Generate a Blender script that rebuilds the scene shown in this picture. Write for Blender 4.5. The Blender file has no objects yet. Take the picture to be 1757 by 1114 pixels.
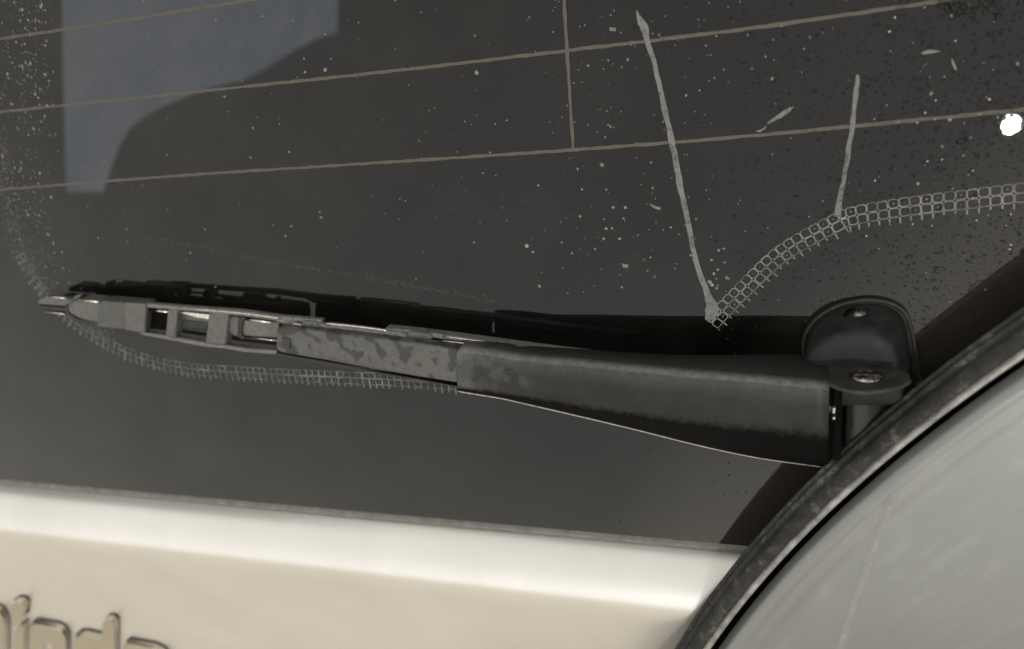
import bpy, bmesh, math, random
import numpy as np
from mathutils import Vector, Matrix
random.seed(7)
S = bpy.context.scene
COL = S.collection
MM = 0.001

# ------------------------------------------------------------------ frame of the place
# glass frame: U right along the car, V up the leaning glass, W out of the glass; camera matched to it
F = 1400.0; PHI = math.radians(36); AL = math.radians(20); DIST = .285
_u = np.array([3978, -12, F]); _u /= np.linalg.norm(_u)
_b = F/math.tan(AL); _a = (F*F-12*_b)/3978
_v = np.array([-_a, _b, F]); _v /= np.linalg.norm(_v)
_w = np.cross(_u, _v)
U = np.array([1, 0, 0.]); V = np.array([0, math.sin(PHI), math.cos(PHI)]); W = np.array([0, -math.cos(PHI), math.sin(PHI)])
RM = np.outer(U, _u)+np.outer(V, _v)+np.outer(W, _w)
CAM = RM @ np.array([0, 0, DIST])

cd = bpy.data.cameras.new('camera'); cam = bpy.data.objects.new('camera', cd); COL.objects.link(cam)
cd.sensor_width = 36; cd.lens = F/1757*36; cd.clip_start = .005; cd.clip_end = 2000
m4 = Matrix([list(RM[i])+[CAM[i]] for i in range(3)]+[[0, 0, 0, 1]])
cam.matrix_world = m4
cd.dof.use_dof = True; cd.dof.focus_distance = .26; cd.dof.aperture_fstop = 9
S.camera = cam

def ray(px, py): return RM @ np.array([px-878.5, 557-py, -F])
def hit(px, py, p0, n):
    d = ray(px, py); return CAM + d*(((p0-CAM) @ n)/(d @ n))
def P(px, py, h=0):                 # point at height h mm above the glass plane, in metres (world)
    return hit(px, py, W*h*MM, W)
def UVW(p): return np.array([p @ U, p @ V, p @ W])/MM
def X(u, v, w): return (U*u+V*v+W*w)*MM

# ------------------------------------------------------------------ light
d = ray(1735, 214); d = d/np.linalg.norm(d)
sd = d - 2*(d @ W)*W               # towards the sun: where the glass mirrors the glint
sun_el = math.asin(sd[2]); sun_az = math.atan2(sd[0], sd[1])
print('sun elevation', math.degrees(sun_el), 'azimuth', math.degrees(sun_az))
wd = bpy.data.worlds.new('World'); S.world = wd; wd.use_nodes = True
nt = wd.node_tree; bg = nt.nodes['Background']
sky = nt.nodes.new('ShaderNodeTexSky'); sky.sky_type = 'NISHITA'; sky.sun_disc = False
sky.sun_elevation = sun_el; sky.sun_rotation = sun_az
sky.air_density = 1.0; sky.dust_density = .1; sky.ozone_density = 1.0
# thin even overcast over the clear sky
hs = nt.nodes.new('ShaderNodeHueSaturation'); hs.inputs['Saturation'].default_value = .28; nt.links.new(sky.outputs[0], hs.inputs['Color'])
wtc = nt.nodes.new('ShaderNodeTexCoord'); wno = nt.nodes.new('ShaderNodeTexNoise'); wno.inputs['Scale'].default_value = 1.6; wno.inputs['Detail'].default_value = 3
nt.links.new(wtc.outputs['Generated'], wno.inputs[0])
wr = nt.nodes.new('ShaderNodeValToRGB'); wr.color_ramp.elements[0].position = .3; wr.color_ramp.elements[1].position = .7
wr.color_ramp.elements[0].color = (6.6, 6.25, 5.6, 1); wr.color_ramp.elements[1].color = (8.6, 8.1, 7.25, 1)
nt.links.new(wno.outputs[0], wr.inputs[0])
wm = nt.nodes.new('ShaderNodeMix'); wm.data_type = 'RGBA'; wm.inputs['Factor'].default_value = .62
nt.links.new(hs.outputs[0], wm.inputs['A']); nt.links.new(wr.outputs[0], wm.inputs['B'])
nt.links.new(wm.outputs['Result'], bg.inputs[0]); bg.inputs[1].default_value = .13
sl = bpy.data.lights.new('sun', 'SUN'); sl.energy = .55; sl.angle = math.radians(.53); sl.color = (1, .96, .90)
so = bpy.data.objects.new('sun', sl); COL.objects.link(so)
so.rotation_euler = Vector(-sd).to_track_quat('-Z', 'Y').to_euler()
S.view_settings.view_transform = 'Standard'; S.view_settings.look = 'None'; S.view_settings.gamma = 1
S.view_settings.exposure = 0.52
S.cycles.max_bounces = 8; S.cycles.transparent_max_bounces = 12

# ------------------------------------------------------------------ materials
def newmat(name):
    m = bpy.data.materials.new(name); m.use_nodes = True
    nt = m.node_tree; return m, nt, nt.nodes['Principled BSDF']
def N(nt, t, **kw):
    n = nt.nodes.new(t)
    for k, v in kw.items(): setattr(n, k, v)
    return n
def noise(nt, scale, detail=4, rough=.6, coord=None, stretch=None):
    tc = N(nt, 'ShaderNodeTexCoord'); mp = N(nt, 'ShaderNodeMapping')
    nt.links.new(tc.outputs['Object'], mp.inputs[0])
    if stretch: mp.inputs['Scale'].default_value = stretch
    n = N(nt, 'ShaderNodeTexNoise'); n.inputs['Scale'].default_value = scale
    n.inputs['Detail'].default_value = detail; n.inputs['Roughness'].default_value = rough
    nt.links.new(mp.outputs[0], n.inputs[0]); return n
def ramp(nt, src, stops):
    r = N(nt, 'ShaderNodeValToRGB'); e = r.color_ramp.elements
    while len(e) < len(stops): e.new(.5)
    for el, (p, c) in zip(e, stops):
        el.position = p; el.color = (*c, 1) if len(c) == 3 else c
    nt.links.new(src, r.inputs[0]); return r
def bump(nt, src, bs, strength, dist):
    b = N(nt, 'ShaderNodeBump'); b.inputs['Strength'].default_value = strength; b.inputs['Distance'].default_value = dist
    nt.links.new(src, b.inputs['Height']); nt.links.new(b.outputs[0], bs.inputs['Normal']); return b
def g(x): return (x, x, x)
def simple(name, c0, c1, rough, metal=0, scale=400, bmp=.15, rr=.12, lo=.35, hi=.7, coat=0, stretch=None):
    m, nt, bs = newmat(name)
    n = noise(nt, scale, 5, .65, stretch=stretch)
    r = ramp(nt, n.outputs[0], [(lo, c0), (hi, c1)]); nt.links.new(r.outputs[0], bs.inputs['Base Color'])
    r2 = ramp(nt, n.outputs[0], [(lo, g(max(rough-rr, .03))), (hi, g(rough+rr))]); nt.links.new(r2.outputs[0], bs.inputs['Roughness'])
    bs.inputs['Metallic'].default_value = metal; bs.inputs['Coat Weight'].default_value = coat
    if bmp:
        n2 = noise(nt, scale*6, 3, .6); bump(nt, n2.outputs[0], bs, bmp, .0002)
    return m
M = {}
def spec(k, v): M[k].node_tree.nodes['Principled BSDF'].inputs['Specular IOR Level'].default_value = v
M['black'] = simple('satin_black_paint', (.012, .012, .011), (.034, .033, .030), .42, scale=160, bmp=.12)
M['head'] = simple('black_pivot_plastic', (.022, .022, .020), (.045, .045, .041), .5, scale=260, bmp=.2)
M['nozzle'] = simple('black_moulded_plastic', (.015, .015, .015), (.028, .028, .027), .5, scale=200, bmp=.1)
M['clip'] = simple('dusty_grey_plastic', (.06, .06, .055), (.115, .115, .105), .45, scale=500, bmp=.2)
M['clip_dark'] = simple('grimy_grey_plastic', (.04, .04, .036), (.085, .085, .077), .45, scale=450, bmp=.2)
M['rail'] = simple('weathered_rail_paint', (.05, .05, .045), (.19, .19, .172), .42, scale=900, bmp=.3, lo=.3, hi=.68)
M['rubber'] = simple('blade_rubber', (.012, .012, .012), (.04, .038, .036), .5, scale=500, bmp=.1)
M['spline'] = simple('spring_steel', (.42, .41, .38), (.78, .75, .68), .22, metal=1, scale=700, bmp=.1)
M['rivet'] = simple('worn_rivet_steel', (.10, .10, .09), (.7, .68, .62), .3, metal=1, scale=500, bmp=.5, lo=.42, hi=.6)
M['edge'] = simple('pale_edge_metal', (.32, .32, .30), (.55, .54, .50), .35, metal=.6, scale=500, bmp=.1)
M['wire'] = simple('defroster_silver_print', (.045, .040, .029), (.105, .094, .070), .6, scale=1500, bmp=.1)
M['net'] = simple('frit_dot_dust', (.07, .07, .064), (.27, .27, .25), .65, scale=130, bmp=0)
M['drip'] = simple('dried_pale_drip', (.15, .153, .142), (.20, .203, .19), .75, scale=700, bmp=.2)
M['speck'] = simple('dried_dirt_speck', (.07, .07, .062), (.34, .34, .31), .8, scale=150, bmp=.2)
M['sparkle'] = simple('painted_sparkle', (.5, .5, .48), (.8, .8, .76), .5, scale=900, bmp=.1)
M['smear'] = simple('dusty_smear', (.06, .058, .05), (.10, .098, .088), .8, scale=1500, bmp=.2)
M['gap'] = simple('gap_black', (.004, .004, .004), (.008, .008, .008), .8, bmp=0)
M['seal'] = simple('glass_edge_seal', (.10, .10, .09), (.19, .19, .17), .5, scale=300)
M['cabin'] = simple('cabin_trim', (.004, .004, .004), (.007, .007, .007), .9, scale=20, bmp=0)
M['seat'] = simple('dark_seat_fabric', (.006, .006, .006), (.012, .012, .012), .9, scale=60, bmp=0)
M['lip'] = simple('worn_metal_lip', (.14, .14, .13), (.42, .41, .38), .4, metal=.3, scale=120, bmp=.3)

spec('gap', 0.02); spec('nozzle', .14); spec('head', .25); spec('rubber', .3)
def mat_dusty_strip():
    m, nt, bs = newmat('water_spotted_dusty_paint')
    n = noise(nt, 400, 5, .65)
    base = ramp(nt, n.outputs[0], [(.3, (.062, .062, .057)), (.7, (.092, .092, .085))])
    n2 = noise(nt, 210, 1.5, .4)
    msk = ramp(nt, n2.outputs[0], [(.53, g(0)), (.60, g(1))])
    mx = N(nt, 'ShaderNodeMix', data_type='RGBA'); mx.inputs['B'].default_value = (.030, .029, .026, 1)
    nt.links.new(msk.outputs[0], mx.inputs['Factor']); nt.links.new(base.outputs[0], mx.inputs['A'])
    nt.links.new(mx.outputs['Result'], bs.inputs['Base Color'])
    bs.inputs['Roughness'].default_value = .55
    n3 = noise(nt, 2500, 3); bump(nt, n3.outputs[0], bs, .2, .0002)
    return m
M['strip'] = mat_dusty_strip()

def mat_arm():      # black sheet metal, dusty towards its outer end
    m, nt, bs = newmat('black_arm_paint')
    tc = N(nt, 'ShaderNodeTexCoord'); sx = N(nt, 'ShaderNodeSeparateXYZ'); nt.links.new(tc.outputs['Object'], sx.inputs[0])
    n = noise(nt, 110, 5, .6)
    fac = N(nt, 'ShaderNodeMapRange'); fac.inputs['From Min'].default_value = -.030; fac.inputs['From Max'].default_value = .02
    fac.inputs['To Min'].default_value = .62; fac.inputs['To Max'].default_value = -.1
    nt.links.new(sx.outputs[0], fac.inputs[0])
    ad = N(nt, 'ShaderNodeMath', operation='ADD'); nt.links.new(fac.outputs[0], ad.inputs[0]); nt.links.new(n.outputs[0], ad.inputs[1])
    r = ramp(nt, ad.outputs[0], [(.35, (.012, .012, .011)), (.65, (.022, .022, .020)), (.95, (.075, .075, .069))])
    at = N(nt, 'ShaderNodeAttribute', attribute_name='flank_dark')  # mask for the lower fold: darker base colour, lower specular
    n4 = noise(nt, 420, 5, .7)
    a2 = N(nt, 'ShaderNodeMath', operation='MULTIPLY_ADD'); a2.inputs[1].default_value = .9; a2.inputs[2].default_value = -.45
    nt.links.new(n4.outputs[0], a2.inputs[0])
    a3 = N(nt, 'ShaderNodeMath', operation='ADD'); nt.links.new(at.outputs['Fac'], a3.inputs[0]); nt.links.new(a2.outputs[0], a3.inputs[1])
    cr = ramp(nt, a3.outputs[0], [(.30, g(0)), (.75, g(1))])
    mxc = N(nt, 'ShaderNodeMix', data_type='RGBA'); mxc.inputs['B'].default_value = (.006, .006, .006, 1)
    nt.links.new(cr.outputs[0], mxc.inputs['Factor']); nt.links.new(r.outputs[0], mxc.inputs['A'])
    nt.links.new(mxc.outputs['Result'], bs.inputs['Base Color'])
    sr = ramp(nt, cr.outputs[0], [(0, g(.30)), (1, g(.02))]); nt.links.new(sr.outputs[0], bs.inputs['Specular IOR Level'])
    ae = N(nt, 'ShaderNodeAttribute', attribute_name='rim_highlight')  # highlight on the top fold, painted into the base colour
    em = N(nt, 'ShaderNodeMath', operation='MULTIPLY'); er = ramp(nt, n4.outputs[0], [(.3, g(.35)), (.7, g(1))])
    nt.links.new(ae.outputs['Fac'], em.inputs[0]); nt.links.new(er.outputs[0], em.inputs[1])
    mxe = N(nt, 'ShaderNodeMix', data_type='RGBA'); mxe.inputs['B'].default_value = (.13, .13, .12, 1)
    nt.links.new(em.outputs[0], mxe.inputs['Factor']); nt.links.new(mxc.outputs['Result'], mxe.inputs['A']); nt.links.new(mxe.outputs['Result'], bs.inputs['Base Color'])
    bs.inputs['Roughness'].default_value = .5
    n3 = noise(nt, 2200, 3); bump(nt, n3.outputs[0], bs, .18, .0002)
    return m
M['arm'] = mat_arm()

def mat_glass():
    m, nt, bs = newmat('tinted_dusty_glass')
    out = nt.nodes['Material Output']; nt.nodes.remove(bs)
    gl = N(nt, 'ShaderNodeBsdfGlossy'); gl.inputs['Roughness'].default_value = .006; gl.inputs['Color'].default_value = (1, 1, 1, 1)
    tr = N(nt, 'ShaderNodeBsdfTransparent'); tr.inputs['Color'].default_value = (.20, .20, .205, 1)
    df = N(nt, 'ShaderNodeBsdfDiffuse'); df.inputs['Color'].default_value = (.31, .275, .22, 1)
    fr = N(nt, 'ShaderNodeFresnel'); fr.inputs['IOR'].default_value = 1.41
    n = noise(nt, 25, 6, .7); n2 = noise(nt, 1600, 3, .7)
    d1 = ramp(nt, n.outputs[0], [(.3, g(.006)), (.7, g(.032))])
    d2 = ramp(nt, n2.outputs[0], [(.2, g(.7)), (.8, g(1.3))])
    mu = N(nt, 'ShaderNodeMath', operation='MULTIPLY'); nt.links.new(d1.outputs[0], mu.inputs[0]); nt.links.new(d2.outputs[0], mu.inputs[1])
    tc = N(nt, 'ShaderNodeTexCoord'); sx = N(nt, 'ShaderNodeSeparateXYZ'); nt.links.new(tc.outputs['Object'], sx.inputs[0])
    mr = N(nt, 'ShaderNodeMapRange'); mr.inputs['From Min'].default_value = -.26; mr.inputs['From Max'].default_value = .13; mr.inputs['To Min'].default_value = 1.7; mr.inputs['To Max'].default_value = .35  # brighter reflection towards the left, painted in as stronger haze
    nt.links.new(sx.outputs[0], mr.inputs[0])
    mu0 = mu; mu = N(nt, 'ShaderNodeMath', operation='MULTIPLY'); nt.links.new(mu0.outputs[0], mu.inputs[0]); nt.links.new(mr.outputs[0], mu.inputs[1])
    # pale haze painted round the wheel to lift the rim's dark reflection
    vd = N(nt, 'ShaderNodeVectorMath', operation='DISTANCE'); vd.name = 'wheel_distance'; nt.links.new(tc.outputs['Object'], vd.inputs[0])
    m2_ = N(nt, 'ShaderNodeMapRange'); m2_.name = 'lift_range'; nt.links.new(vd.outputs['Value'], m2_.inputs[0])
    m2_.inputs['To Min'].default_value = .085; m2_.inputs['To Max'].default_value = 0
    ad = N(nt, 'ShaderNodeMath', operation='ADD'); nt.links.new(mu.outputs[0], ad.inputs[0]); nt.links.new(m2_.outputs[0], ad.inputs[1]); mu = ad
    m1 = N(nt, 'ShaderNodeMixShader'); nt.links.new(mu.outputs[0], m1.inputs[0]); nt.links.new(tr.outputs[0], m1.inputs[1]); nt.links.new(df.outputs[0], m1.inputs[2])
    m2 = N(nt, 'ShaderNodeMixShader'); nt.links.new(fr.outputs[0], m2.inputs[0]); nt.links.new(m1.outputs[0], m2.inputs[1]); nt.links.new(gl.outputs[0], m2.inputs[2])
    nt.links.new(m2.outputs[0], out.inputs[0])
    nb = noise(nt, 500, 4, .6)
    b = N(nt, 'ShaderNodeBump'); b.inputs['Strength'].default_value = .014; b.inputs['Distance'].default_value = .0002
    nt.links.new(nb.outputs[0], b.inputs['Height']); nt.links.new(b.outputs[0], gl.inputs['Normal'])
    return m
M['glass'] = mat_glass()
def mat_drop():
    m, nt, bs = newmat('water_drop')
    out = nt.nodes['Material Output']; nt.nodes.remove(bs)
    gl = N(nt, 'ShaderNodeBsdfGlossy'); gl.inputs['Roughness'].default_value = .06
    tr = N(nt, 'ShaderNodeBsdfTransparent'); tr.inputs['Color'].default_value = (.72, .72, .72, 1)
    fr = N(nt, 'ShaderNodeFresnel'); fr.inputs['IOR'].default_value = 1.5
    mx = N(nt, 'ShaderNodeMixShader'); nt.links.new(fr.outputs[0], mx.inputs[0]); nt.links.new(tr.outputs[0], mx.inputs[1]); nt.links.new(gl.outputs[0], mx.inputs[2])
    nt.links.new(mx.outputs[0], out.inputs[0])
    return m
M['drop'] = mat_drop()
def mat_drip():
    m, nt, bs = newmat('dried_pale_drip_film')
    out = nt.nodes['Material Output']
    n = noise(nt, 900, 4, .7); r = ramp(nt, n.outputs[0], [(.3, (.14, .143, .132)), (.7, (.21, .213, .20))])
    nt.links.new(r.outputs[0], bs.inputs['Base Color']); bs.inputs['Roughness'].default_value = .8; bs.inputs['Specular IOR Level'].default_value = .2
    tr = N(nt, 'ShaderNodeBsdfTransparent'); n2 = noise(nt, 260, 5, .75); r2 = ramp(nt, n2.outputs[0], [(.28, g(.25)), (.52, g(1))])
    mx = N(nt, 'ShaderNodeMixShader'); nt.links.new(r2.outputs[0], mx.inputs[0]); nt.links.new(tr.outputs[0], mx.inputs[1]); nt.links.new(bs.outputs[0], mx.inputs[2])
    nt.links.new(mx.outputs[0], out.inputs[0]); return m
M['drip'] = mat_drip()
def mat_pane():
    m, nt, bs = newmat('pale_blue_side_pane')
    out = nt.nodes['Material Output']; nt.nodes.remove(bs)
    t = N(nt, 'ShaderNodeBsdfTranslucent'); t2 = N(nt, 'ShaderNodeBsdfDiffuse')
    n = noise(nt, 9, 5, .6, stretch=(1, 1, 3)); r = ramp(nt, n.outputs[0], [(.3, (.25, .34, .49)), (.7, (.42, .49, .62))])
    nt.links.new(r.outputs[0], t.inputs[0]); nt.links.new(r.outputs[0], t2.inputs[0])
    mx = N(nt, 'ShaderNodeMixShader'); mx.inputs[0].default_value = .2
    nt.links.new(t.outputs[0], mx.inputs[1]); nt.links.new(t2.outputs[0], mx.inputs[2]); nt.links.new(mx.outputs[0], out.inputs[0])
    return m
M['pane'] = mat_pane()

def mat_paint(name, c, metal, rough, coat, stretch=None, streak=.0):
    m, nt, bs = newmat(name)
    n = noise(nt, 18, 6, .6, stretch=stretch)
    a = tuple(x*(.93-streak) for x in c); b = tuple(min(1, x*(1.05+streak)) for x in c)
    r = ramp(nt, n.outputs[0], [(.3, a), (.7, b)]); nt.links.new(r.outputs[0], bs.inputs['Base Color'])
    bs.inputs['Metallic'].default_value = metal; bs.inputs['Roughness'].default_value = rough
    bs.inputs['Coat Weight'].default_value = coat; bs.inputs['Coat Roughness'].default_value = .12
    n2 = noise(nt, 3500, 2, .5); bump(nt, n2.outputs[0], bs, .10, .00015)
    return m
def mat_cover(name, c, metal, rough, coat, **k):
    m, nt, bs = newmat(name)
    at = N(nt, 'ShaderNodeAttribute', attribute_name='polar')
    n = N(nt, 'ShaderNodeTexNoise'); n.inputs['Scale'].default_value = 1.6; n.inputs['Detail'].default_value = 5; n.inputs['Roughness'].default_value = .6
    nt.links.new(at.outputs['Vector'], n.inputs[0])
    n2 = noise(nt, 35, 5, .6)
    ad = N(nt, 'ShaderNodeMath', operation='ADD'); nt.links.new(n.outputs[0], ad.inputs[0]); nt.links.new(n2.outputs[0], ad.inputs[1])
    hf = N(nt, 'ShaderNodeMath', operation='MULTIPLY'); nt.links.new(ad.outputs[0], hf.inputs[0]); hf.inputs[1].default_value = .5
    r = ramp(nt, hf.outputs[0], [(.36, tuple(x*.93 for x in c)), (.55, c), (.68, tuple(x*1.17 for x in c))]); nt.links.new(r.outputs[0], bs.inputs['Base Color'])
    r2 = ramp(nt, hf.outputs[0], [(.35, g(rough-.04)), (.65, g(rough+.05))]); nt.links.new(r2.outputs[0], bs.inputs['Roughness'])
    bs.inputs['Metallic'].default_value = metal; bs.inputs['Coat Weight'].default_value = coat; bs.inputs['Coat Roughness'].default_value = .15
    n3 = noise(nt, 2500, 2, .5); bump(nt, n3.outputs[0], bs, .10, .00015)
    return m
M['body'] = mat_paint('champagne_metallic_paint', (.735, .72, .685), .62, .31, .3)
M['badge'] = mat_paint('champagne_badge_plastic', (.50, .465, .375), .9, .14, .5)
M['cover'] = mat_cover('silver_grey_cover_paint', (.185, .190, .182), .35, .36, .5, stretch=(1, 1, 1), streak=.03)

def mat_tyre():
    m, nt, bs = newmat('dirty_cracked_rubber')
    n = noise(nt, 190, 7, .75); n2 = noise(nt, 60, 3, .5)
    r = ramp(nt, n.outputs[0], [(.38, (.012, .012, .011)), (.54, (.03, .029, .027)), (.70, (.14, .135, .12))])
    mx = N(nt, 'ShaderNodeMix', data_type='RGBA', blend_type='MULTIPLY'); mx.inputs['Factor'].default_value = .6
    r2 = ramp(nt, n2.outputs[0], [(.35, g(.35)), (.65, g(1.2))])
    nt.links.new(r.outputs[0], mx.inputs['A']); nt.links.new(r2.outputs[0], mx.inputs['B']); nt.links.new(mx.outputs['Result'], bs.inputs['Base Color'])
    bs.inputs['Roughness'].default_value = .78
    bump(nt, n.outputs[0], bs, .6, .0006)
    return m
M['tyre'] = mat_tyre()
def mat_ground():
    m, nt, bs = newmat('dry_concrete_ground')
    n = noise(nt, 3, 8, .7); r = ramp(nt, n.outputs[0], [(.3, (.47, .42, .325)), (.7, (.58, .52, .41))])
    nt.links.new(r.outputs[0], bs.inputs['Base Color']); bs.inputs['Roughness'].default_value = .9
    n2 = noise(nt, 60, 4); bump(nt, n2.outputs[0], bs, .4, .01)
    return m
M['ground'] = mat_ground()

# ------------------------------------------------------------------ object helpers
def link(name, bm, mat, parent=None, smooth=False, recalc=True, **props):
    if recalc: bmesh.ops.recalc_face_normals(bm, faces=bm.faces)
    me = bpy.data.meshes.new(name); bm.to_mesh(me); bm.free()
    if smooth:
        for p in me.polygons: p.use_smooth = True
    me.materials.append(M[mat] if isinstance(mat, str) else mat)
    o = bpy.data.objects.new(name, me); COL.objects.link(o)
    if parent: o.parent = parent; o.matrix_parent_inverse = parent.matrix_world.inverted()
    for k, v in props.items(): o[k] = v
    return o
def empty(name, loc, label, cat, **props):
    o = bpy.data.objects.new(name, None); COL.objects.link(o); o.empty_display_size = .01
    o.matrix_world = Matrix.Translation(Vector(loc)); o['label'] = label; o['category'] = cat
    for k, v in props.items(): o[k] = v
    return o
def bevel(o, width, seg=3, angle=35):
    b = o.modifiers.new('bevel', 'BEVEL'); b.width = width*MM; b.segments = seg; b.limit_method = 'ANGLE'; b.angle_limit = math.radians(angle)
    b.harden_normals = False
    for p in o.data.polygons: p.use_smooth = True
    try:
        o.data.set_sharp_from_angle(angle=math.radians(50))
    except Exception: pass
    return o
def spline(pts, n=10):
    pts = [np.array(p, float) for p in pts]
    if len(pts) < 3: return [pts[0]+(pts[-1]-pts[0])*t for t in np.linspace(0, 1, n+1)]
    q = [2*pts[0]-pts[1]]+pts+[2*pts[-1]-pts[-2]]; out = []
    for i in range(1, len(q)-2):
        for k in range(n):
            t = k/n
            out.append(.5*((2*q[i])+(-q[i-1]+q[i+1])*t+(2*q[i-1]-5*q[i]+4*q[i+1]-q[i+2])*t*t+(-q[i-1]+3*q[i]-3*q[i+1]+q[i+2])*t**3))
    out.append(pts[-1]); return out
def prism(name, pts3, depth, mat, parent=None, direction=None, bev=.3, **props):
    """closed outline pts3 (world) is the outer face; extruded by depth metres along direction (default into the glass)"""
    direction = -W if direction is None else direction
    bm = bmesh.new()
    a = [bm.verts.new(p) for p in pts3]
    b = [bm.verts.new(np.array(p)+direction*depth) for p in pts3]
    bm.faces.new(a); bm.faces.new(b[::-1])
    n = len(a)
    for i in range(n): bm.faces.new((a[i], b[i], b[(i+1) % n], a[(i+1) % n]))
    o = link(name, bm, mat, parent, **props)
    if bev: bevel(o, bev)
    return o
def plate(name, poly, w1, w0, mat, parent=None, bev=.3, **props):
    """pixel outline at height w1 (mm, number or per point), going down to w0"""
    if not hasattr(w1, '__len__'): w1 = [w1]*len(poly)
    top = [P(x, y, h) for (x, y), h in zip(poly, w1)]
    bm = bmesh.new()
    a = [bm.verts.new(p) for p in top]
    b = [bm.verts.new(p - W*((p @ W)-w0*MM)) if not hasattr(w0, '__len__') else bm.verts.new(p - W*((p @ W)-w0[i]*MM)) for i, p in enumerate(top)]
    bm.faces.new(a); bm.faces.new(b[::-1]); n = len(a)
    for i in range(n): bm.faces.new((a[i], b[i], b[(i+1) % n], a[(i+1) % n]))
    o = link(name, bm, mat, parent, **props)
    if bev: bevel(o, bev)
    return o
def band(line_top, line_bot):            # closed outline from two pixel lines
    return list(line_top)+list(line_bot)[::-1]
def bar(name, pts, r_w, r_v, mat, parent=None, seg=10, **props):
    """rod along pixel polyline of (px,py,w); elliptical section, r_v along V, r_w along W, in mm"""
    c = [P(x, y, h) for x, y, h in pts]; c = spline(c, 6) if len(c) > 2 else c
    bm = bmesh.new(); rings = []
    for i, p in enumerate(c):
        t = np.array(c[min(i+1, len(c)-1)])-np.array(c[max(i-1, 0)]); t /= np.linalg.norm(t)
        s = np.cross(W, t); s /= np.linalg.norm(s)
        rv = r_v[0]+(r_v[1]-r_v[0])*i/(len(c)-1) if hasattr(r_v, '__len__') else r_v
        rings.append([bm.verts.new(p+s*rv*MM*math.cos(a)+W*r_w*MM*math.sin(a)) for a in [2*math.pi*(k+.5)/seg for k in range(seg)]])
    for i in range(len(rings)-1):
        for k in range(seg): bm.faces.new((rings[i][k], rings[i][(k+1) % seg], rings[i+1][(k+1) % seg], rings[i+1][k]))
    bm.faces.new(rings[0][::-1]); bm.faces.new(rings[-1])
    return link(name, bm, mat, parent, smooth=True, **props)
def disc(bm, c, ax, r, h, seg=24, dome=0.0, rot=None, tool=None):
    ax = ax/np.linalg.norm(ax); e1 = np.cross(ax, U if abs(ax @ U) < .9 else V); e1 /= np.linalg.norm(e1); e2 = np.cross(ax, e1)
    prof = [(1, 0), (1, .55), (.9, .85), (.7, 1), (.0001, 1+dome)]
    rings = [[bm.verts.new(c+ax*h*z+(e1*math.cos(2*math.pi*k/seg)+e2*math.sin(2*math.pi*k/seg))*r*q) for k in range(seg)] for q, z in prof]
    for a, b in zip(rings, rings[1:]):
        for k in range(seg): bm.faces.new((a[k], a[(k+1) % seg], b[(k+1) % seg], b[k]))
    bm.faces.new(rings[0][::-1])
def sheet(name, pts3, mat, parent=None, **props):
    bm = bmesh.new(); bm.faces.new([bm.verts.new(p) for p in pts3]); return link(name, bm, mat, parent, recalc=False, **props)

# ------------------------------------------------------------------ ground
bm = bmesh.new()
for s in ((-400, -400), (400, -400), (400, 400), (-400, 400)): pass
bm.faces.new([bm.verts.new(p) for p in ((-400, -400, -1.05), (400, -400, -1.05), (400, 400, -1.05), (-400, 400, -1.05))])
link('ground', bm, 'ground', kind='structure')

# ------------------------------------------------------------------ car tailgate with rear glass
tail = empty('car_tailgate', X(0, -84, 0), 'champagne metallic car tailgate with tinted rear window, dotted glass border and raised lettering', 'car tailgate')
GB = -84.2                                   # V of the glass's lower edge
glass = sheet('rear_glass', [X(-330, GB, 0), X(330, GB, 0), X(330, 330, 0), X(-330, 330, 0)], 'glass', tail)
# printed black border under the glass, hiding the cabin below the dotted line
net_right_px = [(1860, 304), (1757, 313), (1661, 325), (1586, 334), (1511, 345), (1448, 358), (1422, 371), (1384, 391), (1343, 415), (1309, 442), (1268, 483), (1242, 509), (1208, 546)]
net_left_px = [(-30, 230), (-12, 290), (8, 355), (35, 425), (72, 485), (125, 540), (180, 577), (240, 604), (320, 622), (420, 629), (540, 635), (680, 641), (800, 648)]
NR = [UVW(P(x, y))[:2] for x, y in net_right_px]; NR = NR[::-1]      # left to right
NL = [UVW(P(x, y))[:2] for x, y in net_left_px]
edge = [(q[0], q[1]) for q in spline(NL, 4)]+[(20, -24), (48, -20)]+[(q[0], q[1]) for q in spline(NR, 4)]+[(325, 36)]
poly = [(x, y-7) for x, y in edge]
outl = [(-329, 325)]+[(poly[0][0]-12, 325)]+poly+[(325, GB+.5), (-329, GB+.5)]
sheet('border_print', [X(x, y, -4) for x, y in outl], 'gap', glass)

# defroster wires
def ribbon(name, pts_px, half, mat, parent, w=.12, jitter=0., step=2.5, uv=False, **props):
    pts = [UVW(P(x, y))[:2] for x, y in pts_px] if not uv else [np.array(p, float) for p in pts_px]
    c = spline(pts, 12); L = [0]
    for a, b in zip(c, c[1:]): L.append(L[-1]+np.linalg.norm(b-a))
    n = max(2, int(L[-1]/step)); cs = [np.array([np.interp(L[-1]*k/n, L, [q[j] for q in c]) for j in (0, 1)]) for k in range(n+1)]
    bm = bmesh.new(); prev = None
    for k, p in enumerate(cs):
        t = cs[min(k+1, n)]-cs[max(k-1, 0)]; t /= np.linalg.norm(t); s = np.array([-t[1], t[0]])
        h = half if not hasattr(half, '__len__') else np.interp(k/n, np.linspace(0, 1, len(half)), half)
        ha = h*(1+random.uniform(-jitter, jitter)); hb = h*(1+random.uniform(-jitter, jitter))
        A, B = p+s*ha, p-s*hb
        cur = (bm.verts.new(X(A[0], A[1], w)), bm.verts.new(X(p[0], p[1], w+.06)), bm.verts.new(X(B[0], B[1], w)))
        if prev:
            bm.faces.new((prev[0], prev[1], cur[1], cur[0])); bm.faces.new((prev[1], prev[2], cur[2], cur[1]))
        prev = cur
    return link(name, bm, mat, parent, **props)
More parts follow.
